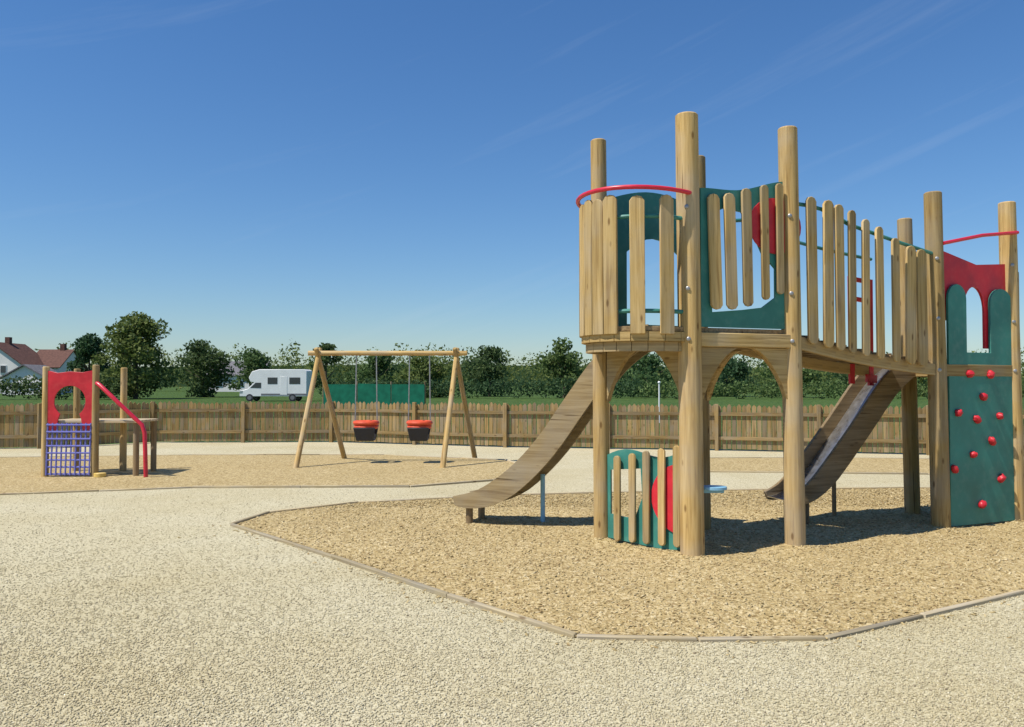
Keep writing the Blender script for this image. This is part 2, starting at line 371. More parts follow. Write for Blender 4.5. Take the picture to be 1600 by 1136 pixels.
def scatter(name, pts, size, flat, long, z, m, wide=.35):
    N = len(pts); rng = np.random.default_rng(3)
    unit = np.array([(-1, -1, -1), (1, -1, -1), (1, 1, -1), (-1, 1, -1), (-.7, -.7, 1), (.8, -.6, 1), (.7, .8, 1), (-.6, .7, 1)], float)
    s = size * rng.uniform(.5, 1.5, N); sc = np.stack([s * long, s, s * flat], 1) / 2
    v = unit[None] * sc[:, None, :] * rng.uniform(.75, 1.25, (N, 8, 3))
    th = rng.uniform(0, 6.283, N); ti = rng.normal(0, wide, N)
    c, q = np.cos(ti), np.sin(ti); x = v[..., 0] * c[:, None] - v[..., 2] * q[:, None]; zz = v[..., 0] * q[:, None] + v[..., 2] * c[:, None]
    ti = rng.normal(0, wide, N); c, q = np.cos(ti), np.sin(ti); y = v[..., 1] * c[:, None] - zz * q[:, None]; zz = v[..., 1] * q[:, None] + zz * c[:, None]
    c, q = np.cos(th), np.sin(th); X = x * c[:, None] - y * q[:, None] + pts[:, 0:1]; Y = x * q[:, None] + y * c[:, None] + pts[:, 1:2]
    W = np.stack([X, Y, zz + (np.broadcast_to(z, N) + s * flat * .2)[:, None]], -1).reshape(-1, 3)
    F = np.array([(3, 2, 1, 0), (4, 5, 6, 7), (0, 1, 5, 4), (1, 2, 6, 5), (2, 3, 7, 6), (3, 0, 4, 7)])
    faces = (F[None] + (np.arange(N) * 8)[:, None, None]).reshape(-1, 4)
    me = bpy.data.meshes.new(name); me.vertices.add(len(W)); me.vertices.foreach_set('co', W.astype(np.float32).ravel())
    me.loops.add(faces.size); me.loops.foreach_set('vertex_index', faces.astype(np.int32).ravel())
    me.polygons.add(len(faces)); me.polygons.foreach_set('loop_start', np.arange(0, faces.size, 4, dtype=np.int32))
    me.update(calc_edges=True)
    a = me.attributes.new('rnd', 'FLOAT', 'POINT'); a.data.foreach_set('value', np.repeat(rng.random(N), 8).astype(np.float32))
    me.materials.append(m); o = bpy.data.objects.new(name, me); COL.objects.link(o); o['kind'] = 'stuff'
    return o
rng = np.random.default_rng(11)
c = np.stack([rng.uniform(-3.5, 9, 90000), 5 + 8 * rng.random(90000) ** 1.25], 1)
pit_surface()
c = c[inside(c, PIT1)][:42000]
k = np.stack([rng.normal(0, 1, 14000) * 3 + 1.5, rng.uniform(4.4, 10, 14000)], 1); k = k[~inside(k, PIT1)]
ed = np.array([edge_dist(a, b, PIT1) for a, b in k]); k = k[ed < rng.exponential(.09, len(k))]
zc = np.array([pit_h(a, b) for a, b in c] + [.008] * len(k)); c = np.concatenate([c, k])
scatter('loose_woodchips', c, .013, .3, 2.4, zc, M_chip)
yy = 3.3 + rng.exponential(2.6, 170000); yy = yy[yy < 17]
g = np.stack([rng.uniform(-1, 1, len(yy)) * (.66 * yy + .3), yy], 1)
g = g[~(inside(g, PIT1) | inside(g, PIT2) | inside(g, PIT3))][:90000]; scatter('loose_pebbles', g, .0075, .5, 1.3, .006, M_peb, .5)

# ------------------------------------------------------------------ play structure
A, B, C, K = V(.915, 8.4, 0), V(1.655, 7.6, 0), V(2.735, 8.0, 0), V(2.06, 8.95, 0)
F, G, E, H = V(4.66, 9.0, 0), V(5.78, 9.5, 0), V(4.86, 10.05, 0), V(6.36, 10.5, 0)
DK1, DK2 = 2.12, 1.86
ps = empty('play_structure', (3.0, 8.8, 0), 'large timber climbing structure with slatted towers, teal boards and slides in the woodchip', 'play structure')
def post(p, top, h, r):
    mb = MB(); mb.log(p - V(0, 0, .05), V(top.x, top.y, h), r * 1.06, r); mb.build('post', M_post, ps)
lean = V(-.05, 0, 0)
for p, h, r in ((A, 4.1, .08), (B, 4.1, .105), (C, 4.1, .092), (K, 4.08, .085), (F, 3.7, .092), (G, 3.7, .092), (E, 3.62, .085), (H, 3.6, .085)):
    post(p, p + lean * (.6 + .6 * random.random()), h, r)

# --- first tower: deck with a bulging balcony on face A-B
M0 = (A + B) / 2; ab = (B - A); rab = ab.length / 2; ux = ab.normalized(); un = V(ab.y, -ab.x, 0).normalized()
if un.y > 0: un = -un
def arc(t, k=1.0, bul=1.15): return M0 + ux * (math.cos(t) * rab * k) + un * (math.sin(t) * rab * bul * k)
mb = MB()
cen = (A + B + C + K) / 4
outl = [arc(math.pi * i / 14, 1.02) for i in range(15)] + [K, C]
outl = [(p.x, p.y) for p in outl]
mb.slab(outl, V(0, 0, DK1 - .02), V(1, 0, 0), V(0, 1, 0), .045)
mb.build('deck', M_dark, ps, .004)
mb = MB()
for k in (1.0, .93):
    for i in range(12):
        z = DK1 - .09 if k == 1.0 else DK1 - .18
        a, b = arc(math.pi * i / 12, k), arc(math.pi * (i + 1) / 12, k)
        mb.bar(a + V(0, 0, z), b + V(0, 0, z), .05, .085, V(0, 0, 1).cross(b - a), r=.4 + .05 * (k == 1))
mb.build('curved_beam', M_slat, ps)
mb = MB()
for p, q in ((B, C), (C, K), (K, A), (A, B)):
    d = (q - p).normalized(); n = d.cross(Z) * .03
    mb.bar(p + V(0, 0, DK1 - .11) + n, q + V(0, 0, DK1 - .11) + n, .06, .13, d.cross(Z))
mb.build('deck_beam', M_slat, ps, .006)
# arched braces under the deck
for p, q in ((A, B), (B, C), (C, K)):
    d = (q - p); L = d.length; d.normalize(); mb = MB()
    for s, (o, dd) in enumerate(((p, d), (q, -d))):
        ext = L * .46
        pts = [(.09, -.52)] + [(.09 + (ext - .09) * t, -.52 + .52 * math.sin(t * math.pi / 2) ** .8) for t in (.15, .3, .45, .6, .75, .9, 1)]
        pts = [(a, b) for a, b in pts] + [(.09, 0)]
        mb.slab(pts, o + V(0, 0, DK1 - .18), dd, Z, .06, grain_w=False)
    mb.build('brace', M_slat, ps, .005)
# curved slat wall
def proj_x(p): return 800 + FPX * p.x / p.y
TSL = [min((math.pi * k / 600 for k in range(12, 320)), key=lambda t: abs(proj_x(arc(t, 1.05)) - px)) for px in (1043, 997, 955)]
while TSL[-1] < math.pi * .9: TSL.append(TSL[-1] + .235)
mb = MB(); 
for t in TSL:
    p = arc(t, 1.05); tg = (arc(t + .02) - arc(t - .02)).normalized()
    mb.slat(p + V(0, 0, DK1 - .07), tg, .135, .03, 1.26 + random.uniform(-.015, .02), lean=random.uniform(-.012, .012))
mb.build('curved_slat_wall', M_slat, ps, .005)
mb = MB(); mb.tube([arc(math.pi * i / 20, 1.1) + V(0, 0, 3.345 + .03 * math.sin(math.pi * i / 20)) for i in range(0, 21)], .021, 10)
tag(mb.build('top_rail', M_redm, ps), 'curved red metal rail')
for z in (.14, 1.0):
    mb = MB(); mb.tube([arc(math.pi * i / 20, .98) + V(0, 0, DK1 + z) for i in range(0, 21)], .02, 8); mb.build('inner_rail', M_teal, ps)
# back-left face: teal board with slide doorway
def wave_top(L, h, amp, ph=0, n=14): return [(L * (1 - i / n), h + amp * math.sin(math.pi * (1 - i / n) + ph)) for i in range(n + 1)]
def ellipse(cx, cy, rx, ry, n=24, a0=0, a1=2 * math.pi): return [(cx + rx * math.cos(a0 + (a1 - a0) * i / n), cy + ry * math.sin(a0 + (a1 - a0) * i / n)) for i in range(n)]
d = K - A; L = d.length
door = [(.3, .1), (.3, .85)] + [(.3 + (L - .6) * i / 8, .85 + .16 * math.sin(math.pi * i / 8)) for i in range(1, 8)] + [(L - .3, .85), (L - .3, .1)]
mb = MB(); mb.slab([(.07, 0), (L - .07, 0)] + [(.07 + (L - .14) * (1 - i / 12), 1.38 + .12 * math.sin(math.pi * i / 12)) for i in range(13)], A + V(0, 0, DK1), d, Z, .02, [door])
mb.build('doorway_board', M_teal, ps)
# right front face B-C: teal board with cut-out, red disc, slats in front
d = C - B; L = d.length; ud = d.normalized(); fn = V(ud.y, -ud.x, 0)
hole = [(.22, .14), (.55, .17), (.78, .2), (.93, .3), (.93, .58), (.78, .72), (.66, .95), (.55, 1.1), (.35, 1.12), (.2, 1.05)]
mb = MB(); mb.slab([(.1, .0), (L - .09, .0)] + [(.1 + (L - .19) * (1 - i / 12), 1.27 + .14 * (1 - i / 12) + .025 * math.sin(math.pi * 2 * (.3 + 1 - i / 12))) for i in range(13)], B + V(0, 0, DK1 + .01), d, Z, .02, [hole])
mb.build('front_board', M_teal, ps)
mb = MB(); mb.slab(ellipse(L - .22, 0, .3, .27, 28), B + fn * .016 + V(0, 0, DK1 + 1.0), d, Z, .014)
tag(mb.build('disc', M_red, ps), 'red disc behind the upper slats')
mb = MB()
for u, z0, z1, ln, wd in ((.235, .17, 1.25, -.03, .125), (.405, .175, 1.27, -.025, .12), (.585, .21, 1.33, -.015, .105), (.785, .28, 1.38, -.01, .085), (.955, .34, 1.41, -.005, .08)):
    mb.slat(B + ud * (u + .01) + fn * .045 + V(0, 0, DK1 + z0), ud, wd, .03, z1 - z0, 'round', 'round', ln)
mb.build('slat_panel', M_slat, ps, .005)
# back right face C-K low board
d = K - C; L = d.length
# lower play panel, face A-B at ground
d = B - A; L = d.length; ud = d.normalized(); fn = V(ud.y, -ud.x, 0)
if fn.y > 0: fn = -fn
hole = [(.12, .3), (.42, .28), (.52, .5), (.5, .78), (.12, .74)]
mb = MB(); mb.slab([(.06, .06), (L - .09, .03)] + [(.06 + (L - .15) * (1 - i / 12), .88 + .1 * (1 - i / 12) + .05 * math.sin(math.pi * 2 * (1 - i / 12))) for i in range(13)], A, d, Z, .02, [hole])
mb.build('lower_board', M_teal, ps)
mb = MB(); mb.slab([(L - .09 - .36 * math.sin(a), .53 + .33 * math.cos(a)) for a in [math.pi * i / 20 for i in range(21)]], A + fn * .018, d, Z, .014)
tag(mb.build('disc', M_red, ps), 'red half disc on the lower board')
mb = MB()
for i, px in enumerate((964, 987, 1009, 1033, 1057)):
    u = min((L * k / 300 for k in range(300)), key=lambda q: abs(proj_x(A + ud * q + fn * .05) - px)); mb.slat(A + ud * u + fn * .05 + V(0, 0, .05 + .01 * i), ud, .078, .03, .84 + .025 * i, 'round', 'round')
mb.build('lower_slat_panel', M_slat, ps, .005)
mb = MB(); mb.slab(ellipse(0, 0, .12, .1, 20), B + V(.21, .05, .64), V(1, 0, 0), V(0, 1, 0), .03); mb.bar(B + V(.08, .04, .61), B + V(.3, .05, .61), .04, .03)
tag(mb.build('counter_shelf', M_blue, ps, .004), 'small pale blue round shelf on the front post')

for p in (A, B, C, F, G):
    for z in ((DK1 - .11, DK1 + .35, DK1 + 1.1) if p in (A, B, C) else (DK2 - .11, DK2 + .45, DK2 + 1.1)):
        mb = MB(); q = V(p.x - .05 * z / 4.1 * .9, p.y, z); o = V(-.25, -1, 0).normalized(); rr_ = .11 if p == B else .097
        mb.tube([q + o * (rr_ - .02), q + o * (rr_ + .004), q + o * (rr_ + .009)], [.02, .02, .012], 10); mb.build('bolt', M_chain, ps)
# --- bridge between the towers
d = (F - C); L = d.length; ud = d.normalized(); bn = V(-ud.y, ud.x, 0)
def br(u, off, z):
    t = u / L; return C + ud * u + bn * off + V(0, 0, DK1 + (DK2 - DK1) * t - .1 * math.sin(math.pi * t) * .35 + z)
mb = MB(); NP = 17
for i in range(NP):
    u = L * (i + .5) / NP; dz = V(0, 0, random.uniform(-.004, .004)); mb.bar(br(u, .02, -.03) + dz, br(u, .92, -.03) + dz, L / NP - .012, .04, ud)
mb.build('bridge_deck', M_dark, ps, .004)
for off in (.0, .9):
    mb = MB()
    for i in range(8): mb.bar(br(L * i / 8, off, -.11), br(L * (i + 1) / 8, off, -.11), .06, .12, bn, r=.5)
    mb.build('bridge_beam', M_slat, ps)
mb = MB()
for i, (px, top) in enumerate(((1269, 306), (1291, 311), (1309, 318), (1326, 327), (1346, 341), (1369, 353), (1394, 371), (1418, 383), (1438, 389))):
    u = min((L * k / 400 for k in range(400)), key=lambda q: abs(proj_x(br(q, -.05, 0)) - px)); bulge = -.06 * math.sin(math.pi * u / L)
    p = br(u, bulge - .05, -.1); h = CAM_H + (600 - top) / FPX * p.y - p.z
    mb.slat(p, ud, (.13, .135, .115, .1, .1, .105, .105, .15, .15)[i], .03, h, 'round', 'round', random.uniform(-.012, .012))
mb.build('bridge_slat_wall', M_slat, ps, .005)
mb = MB(); mb.tube([br(L * i / 12, -.0 - .05 * math.sin(math.pi * i / 12), 1.24 - .09 * i / 12 + .05 * math.sin(math.pi * min(1, i / 4))) for i in range(13)], .02, 8)
mb.build('bridge_rail', M_teal, ps)
mb = MB(); mb.tube([br(L * i / 12, .86, 1.22 + .08 * math.sin(math.pi * min(1, i / 4))) for i in range(13)], .02, 8)
mb.build('bridge_rail', M_teal, ps)
mb = MB()
ux_ = [min((L * k / 400 for k in range(-60, 400)), key=lambda q: abs(proj_x(br(q, .88, 0)) - px)) for px in (1331, 1405)]
for q in ux_: mb.bar(br(q, .88, -.28), br(q, .88, .98), .075, .03, ud)
for z in (.72, .95): mb.bar(br(ux_[0] + .04, .88, z), br(ux_[1] - .04, .88, z), .028, .05, bn)
mb.bar(br(ux_[1] - .12, .84, -.2), br(L * 1.02, .84, -.2), .03, .09, bn)
tag(mb.build('bridge_guard_frame', M_red, ps), 'red barred frame on the far side of the bridge')

# --- second tower
mb = MB(); mb.slab([(p.x, p.y) for p in (F, G, H, E)], V(0, 0, DK2 - .02), V(1, 0, 0), V(0, 1, 0), .045); mb.build('deck', M_dark, ps, .004)
mb = MB()
for p, q in ((F, G), (G, H), (H, E), (E, F)):
    dd = (q - p).normalized(); n = dd.cross(Z) * .02; mb.bar(p + V(0, 0, DK2 - .11) + n, q + V(0, 0, DK2 - .11) + n, .06, .13, dd.cross(Z))
mb.build('deck_beam', M_slat, ps, .006)
d = G - F; L2 = d.length; uf = d.normalized(); fn2 = V(uf.y, -uf.x, 0)
def archhole(cx, w, z0, zs, rise): return [(cx - w / 2, z0), (cx + w / 2, z0), (cx + w / 2, zs)] + [(cx + w / 2 * math.cos(math.pi * i / 12), zs + rise * math.sin(math.pi * i / 12)) for i in range(1, 12)] + [(cx - w / 2, zs)]
mb = MB()
cx = .58
def cheek(u0, u1, z): return [(u1 - (u1 - u0) * (.5 - .5 * math.cos(math.pi * i / 10)), z + .16 * math.sin(math.pi * i / 10)) for i in range(11)]
mb.slab([(.1, .05), (L2 - .08, .05)] + cheek(cx + .2, L2 - .08, 2.52) + [(cx + .2, 1.95), (cx - .19, 1.95)] + cheek(.1, cx - .19, 2.54), F + fn2 * .03, d, Z, .03)
cw = mb.build('climbing_wall', M_teal, ps, .003)
tag(cw, 'teal climbing wall with red holds')
for px, py in ((1514, 584), (1546, 585), (1535, 620), (1496, 645), (1525, 655), (1560, 650), (1548, 689), (1519, 710), (1490, 733), (1563, 747), (1533, 788)):
    r = ray(px, py); o = F + fn2 * .05; t = (o.x * fn2.x + o.y * fn2.y) / (r.x * fn2.x + r.y * fn2.y)
    p = V(r.x * t, r.y * t, CAM_H + r.z * t); mb = MB()
    rot = Matrix((uf, -fn2, Z)).transposed() @ Matrix.Rotation(random.uniform(0, 3), 3, 'Y')
    mb.ball(p + fn2 * .01, .045 * random.uniform(.85, 1.2), .05, .036 * random.uniform(.85, 1.2), 12, 8, .13, rot=rot)
    mb.build('climbing_hold', M_red, cw)
mb = MB()
hd = [(.09, 2.62), (.2, 2.62), (.3, 2.66)]
arch_l = [(cx - .01 + .17 * math.cos(a), 2.42 + .27 * math.sin(a)) for a in [math.pi * (1 - i / 14) for i in range(15)]]
rim = [(.09, 2.3), (cx - .26, 2.3), (cx - .18, 2.3)] + arch_l + [(cx + .16, 2.0), (cx + .3, 2.0), (cx + .3, 2.35), (L2 - .08, 2.6), (L2 - .08, 2.98), (L2 * .5, 2.94), (.09, 3.06)]
mb.slab(rim, F + fn2 * -.012, d, Z, .03)
tag(mb.build('header_board', M_red, ps, .003), 'red arched header board above the climbing wall')
mb = MB(); mb.tube([F + V(0, 0, 3.13) + fn2 * .07, (F + G) / 2 + V(0, 0, 3.26) + fn2 * .08, G + V(0, 0, 3.34) + fn2 * .07], .02, 8)
tag(mb.build('top_rail', M_redm, ps), 'straight red metal rail')
mb = MB()
de = (E - F); ue = de.normalized()
for i in range(3): mb.slat(F + ue * (.2 + .28 * i) + V(-.05, 0, DK2 - .1), ue, .16, .03, 1.3, 'round')
mb.build('side_slat_panel', M_slat, ps, .005)
mb = MB()
for i in range(4):
    uu = (H - G); mb.slat(G + uu * ((i + .7) / 6.4) + V(.06, 0, DK2 - .1), uu, .13, .03, 1.15, 'round')
mb.build('back_slat_panel', M_slat, ps, .005)

# --- slides
def slide(S, Ept, prof, label, legs, leg_mats, width=.46, deep=.26, wood=None):
    """prof: (fraction along, height of the board top)"""
    dirv = (Ept - S); Ld = dirv.length; u = dirv.normalized(); sn = V(-u.y, u.x, 0)
    P = [V(t * Ld, h, 0) for t, h in prof]
    Q = []
    for i in range(len(P) - 1):
        p0 = P[max(i - 1, 0)]; p1 = P[i]; p2 = P[i + 1]; p3 = P[min(i + 2, len(P) - 1)]
        for k in range(4):
            t = k / 4; Q.append(.5 * ((2 * p1) + (p2 - p0) * t + (2 * p0 - 5 * p1 + 4 * p2 - p3) * t * t + (3 * p1 - p0 - 3 * p2 + p3) * t ** 3))
    Q.append(P[-1]); nn = []
    for i in range(len(Q)):
        a = (Q[min(i + 1, len(Q) - 1)] - Q[max(i - 1, 0)]).normalized(); nn.append(V(a.y, -a.x, 0))
    low = [q + n * (deep * (1 if k < len(Q) - 7 else 1 - .62 * ((k - len(Q) + 8) / 7) ** 1.4)) for k, (q, n) in enumerate(zip(Q, nn))]
    mb = MB()
    outl = [(q.x, q.y) for q in low] + [(q.x, q.y) for q in reversed(Q)]
    for sd in (-1, 1): mb.slab(outl, S + sn * (sd * width / 2), u, Z, .045, grain_w=False, r=.35 + .1 * sd)
    sl = tag(mb.build('slide', M_slide, ps, .005), label)
    if wood: sl.data.materials[0] = wood
    mb = MB(); bed = [q + (w - q) * .55 for q, w in zip(Q, low)]; und = [q + (w - q) * .68 for q, w in zip(Q, low)]
    mb.slab([(q.x, q.y) for q in und] + [(q.x, q.y) for q in reversed(bed)], S, u, Z, width - .047)
    mb.build('chute', M_steel, sl)
    for (t, w), m in zip(legs, leg_mats):
        i = min(range(len(low)), key=lambda k: abs(low[k].x - t * Ld))
        for sd in ((-1, 1) if w > .03 else (-1,)):
            mb = MB(); mb.tube([S + u * low[i].x + sn * (sd * (width / 2 - .06)) + V(0, 0, -.02), S + u * low[i].x + sn * (sd * (width / 2 - .06)) + V(0, 0, low[i].y + .03)], w, 10)
            mb.build('leg', m, sl)
slide(V(1.5, 8.78, 0), V(-.58, 9.6, 0), [(0, 2.22), (.1, 2.17), (.25, 1.9), (.4, 1.46), (.55, 1.0), (.7, .66), (.86, .42), (1, .33)], 'timber sided slide off the round tower', [(.585, .026), (.9, .04)], [M_blue, M_dark])
slide(V(4.74, 9.95, 0), V(3.0, 9.4, 0), [(0, 1.98), (.1, 1.93), (.28, 1.69), (.5, 1.22), (.7, .8), (.87, .48), (1, .35)], 'shaded timber sided slide under the bridge', [(.5, .026), (.88, .04)], [M_dark, M_dark], wood=M_dark)  # darker wood than the other slide: bridge shade put into its colour

# ------------------------------------------------------------------ swing set
sw = empty('swing_set', (-2.5, 16.6, 0), 'timber swing set with two orange rimmed cradle seats', 'swing set')
AX0, AX1, SWH = -3.9, -1.12, 2.22
for ax in (AX0, AX1):
    for dx, dy in ((-.2, -.95), (.34, 1.05)):
        mb = MB(); mb.log(V(ax + dx, 16.6 + dy, -.05), V(ax - dx * .08, 16.6 - dy * .08, SWH + .1), .054, .048); mb.build('leg', M_post, sw)
mb = MB(); mb.log(V(AX0 - .2, 16.6, SWH), V(AX1 + .22, 16.6, SWH), .05, .047); mb.build('crossbeam', M_slat, sw)
for sx in (-2.93, -1.86):
    mb = MB(); y0 = 16.6
    z1, z0 = .92, .48
    # bucket: open cradle with leg holes suggested by two side cheeks, a front and a back
    mb.slab([(-.17, 0), (.17, 0), (.22, .26), (-.22, .26)], V(sx, y0 - .16, z0), V(1, 0, 0), V(0, -.25, 1), .03)
    mb.slab([(-.17, 0), (.17, 0), (.22, .3), (-.22, .3)], V(sx, y0 + .16, z0), V(1, 0, 0), V(0, .2, 1), .03)
    mb.bar(V(sx - .17, y0, z0), V(sx + .17, y0, z0), .32, .03, V(0, 1, 0))
    st = tag(mb.build('swing_seat', M_rub, sw, .01), 'black cradle seat with orange rim')
    mb = MB()
    mb.tube([V(sx + .22 * math.cos(a), y0 + .19 * math.sin(a), .82) for a in [2 * math.pi * i / 16 for i in range(16)]], .048, 8, closed=True)
    mb.tube([V(sx + .21 * math.cos(a), y0 + .18 * math.sin(a), .74) for a in [2 * math.pi * i / 16 for i in range(16)]], .04, 8, closed=True)
    mb.build('rim', M_orange, st)
    mb = MB()
    for s in (-1, 1): mb.tube([V(sx + s * .22, y0, .84), V(sx + s * .2, y0, SWH - .02)], .012, 6)
    mb.build('chain', M_chain, st)

# ------------------------------------------------------------------ small red climbing frame
cf = empty('climbing_frame', (-7.5, 14.4, 0), 'small climbing frame with red arch board, blue rope net and red bent pole', 'climbing frame')
c0, c1 = at(70, 740, 14.2), at(148, 740, 14.2)
xa, xb = c0.x, c1.x; yf, yb = 14.2, 15.1
for x, y, h in ((xa, yf, 1.9), (xb, yf, 1.93), (xa + .06, yb, 1.88), (xb + .06, yb, 1.9)):
    mb = MB(); mb.log(V(x, y, -.05), V(x, y, h), .062, .056); mb.build('post', M_slat, cf)
mb = MB()
W = xb - xa
cxr, czr, rr_ = W / 2, 1.3, .27
notch = [(cxr + rr_ * math.sin(a), czr - rr_ * math.cos(a)) for a in [R(38) + (2 * math.pi - 2 * R(38)) * i / 26 for i in range(27)]]
mb.slab([(W - .06, .8), (W - .0, 1.0), (W - .02, 1.4), (W + .0, 1.84), (W * .75, 1.8), (W * .5, 1.815), (W * .25, 1.79), (.0, 1.84), (.02, 1.4), (.0, 1.0), (.06, .8), (.2, .8), (cxr - rr_ * math.sin(R(38)) - .03, 1.0)] + list(reversed(notch)) + [(cxr + rr_ * math.sin(R(38)) + .03, 1.0), (W - .2, .8)], V(xa, yf - .02, 0), V(1, 0, 0), Z, .025)
tag(mb.build('ring_board', M_red, cf, .004), 'red arch board with a round opening')
mb = MB()
for i in range(6): mb.bar(V(xa - .02, yf + .08 + .15 * i, .95), V(xb + .7, yf + .08 + .15 * i, .95), .13, .04, V(0, 1, 0))
mb.build('platform', M_pale, cf, .005)
for y in (yf + .1, yb - .1):
    mb = MB(); mb.log(V(xb + .66, y, -.04), V(xb + .66, y, .94), .05); mb.build('platform_leg', M_dark, cf)
mb = MB()
for i in range(10): mb.tube([V(xa + .06 + (W - .12) / 9 * i, yf - .07, .04), V(xa + .06 + (W - .12) / 9 * i, yf - .03, .93)], .016, 6)
for i in range(8): mb.tube([V(xa + .05, yf - .055, .06 + .12 * i), V(xb - .05, yf - .055, .06 + .12 * i)], .016, 6)
mb.build('rope_net', M_navy, cf)
pA, pB, pC, pD = at(156, 602, 14.1), at(212, 655, 14.1), at(226, 676, 14.1), at(228, 738, 14.1)
mb = MB(); mb.tube([V(xb, yf, pA.z + .05), pA, pA.lerp(pB, .5), pB, (pB + pC) / 2 + V(.03, 0, .02), pC, pC.lerp(pD, .5), V(pD.x, pD.y, -.02)], .036, 10)
tag(mb.build('bent_pole', M_redm, cf), 'red bent metal pole')
mb = MB(); mb.slab(ellipse(0, 0, .1, .09, 16), V(xb + .14, yf - .1, .05), V(1, 0, 0), V(0, 1, 0), .07)
mb.build('step', M_yel, cf, .01)

# ------------------------------------------------------------------ picket fence
def fence_run(p, q, label):
    fe = empty('picket_fence', p, label, 'fence', 'picket fence round the playground')
    d = q - p; L = d.length; u = d.normalized(); fnn = V(u.y, -u.x, 0)
    nb = max(1, round(L / 2.4)); bay = L / nb
    for b in range(nb):
        o = p + u * (b * bay); mb = MB(); n = int(bay / .112)
        for i in range(n):
            w = bay / n; mb.slat(o + u * (w * (i + .5)) + V(0, 0, .04 + random.uniform(-.008, .008)), u, .1 + random.uniform(-.006, .004), .02, 1.07 + random.uniform(-.03, .03), 'point', lean=random.uniform(-.014, .014))
        mb.build('picket_panel', M_fence, fe)
        mb = MB()
        for z in (.3, .88): mb.bar(o + fnn * .035 + V(0, 0, z), o + u * (bay - .004) + fnn * .035 + V(0, 0, z), .04, .08, fnn)
        mb.build('rail', M_fence, fe)
        mb = MB(); mb.bar(o + fnn * .07 + V(0, 0, -.05), o + fnn * .07 + V(0, 0, 1.12), .09, .09, u); mb.build('post', M_fence, fe, .006)
FL = ['picket fence run beyond the left edge of the gravel', 'picket fence run left of the small red climbing frame', 'picket fence run behind the small red climbing frame', 'picket fence run behind the left leg of the swing set', 'picket fence run behind the two swing seats', 'picket fence run behind the slide and the lower slat panel', 'picket fence run seen under the bridge', 'picket fence run behind the climbing wall', 'picket fence run at the far right of the playground']
for i in range(len(FLINE) - 1):
    if i in (0, 8): continue
    fence_run(FLINE[i], FLINE[i + 1], FL[i])

# ------------------------------------------------------------------ motorhome
def motorhome(px, d, base_z=0):
    o = at(px, 600, d); o.z = base_z
    t = empty('motorhome', o, 'white motorhome with over-cab bunk parked beyond the picket fence', 'motorhome')
    Wd = 2.2
    def sec(mb, outl, y0, y1): mb.slab(outl, o + V(0, (y0 + y1) / 2, 0), V(1, 0, 0), Z, abs(y1 - y0))
    mb = MB(); sec(mb, [(0, .45), (.05, .95), (.75, 1.15), (1.35, 1.75), (1.0, 1.8), (.85, 2.2), (1.15, 2.75), (1.8, 2.95), (6.0, 2.95), (6.2, 2.8), (6.2, .45)], 0, Wd)
    body = mb.build('body', M_white, t, .04)
    for outl in ([(1.0, 1.25), (1.5, 1.72), (2.0, 1.72), (2.0, 1.22)], [(2.6, 1.6), (3.5, 1.6), (3.5, 2.2), (2.6, 2.2)], [(4.6, 1.6), (5.6, 1.6), (5.6, 2.2), (4.6, 2.2)]):
        mb = MB(); sec(mb, outl, -.015, .01); mb.build('window', M_glass, t)
    mb = MB(); mb.slab([(-.95, 0), (.95, 0), (.85, .78), (-.85, .78)], o + V(.72, 1.1, 1.14), V(0, 1, 0), V(.62, 0, .62), .02); mb.build('windscreen', M_glass, t)
    mb = MB(); sec(mb, [(3.75, .6), (4.4, .6), (4.4, 2.3), (3.75, 2.3)], -.02, .01); mb.build('door', M_white, t, .01)
    mb = MB(); sec(mb, [(2.0, .55), (6.2, .55), (6.2, .72), (2.0, .72)], -.012, .01); mb.build('stripe', M_grey, t)
    for x in (.95, 4.9):
        for y in (-.02, Wd - .2):
            mb = MB(); mb.slab(ellipse(x, .34, .34, .34, 20), o + V(0, y + .1, 0), V(1, 0, 0), Z, .2); w = mb.build('wheel', M_rub, t)
            mb = MB(); mb.slab(ellipse(x, .34, .2, .2, 16), o + V(0, y - .01, 0), V(1, 0, 0), Z, .02); mb.build('hubcap', M_grey, w)
    mb = MB(); sec(mb, [(.02, .75), (.3, .78), (.3, .98), (.06, .94)], -.015, .01); mb.build('headlight', M_steel, t)
motorhome(374, 76)

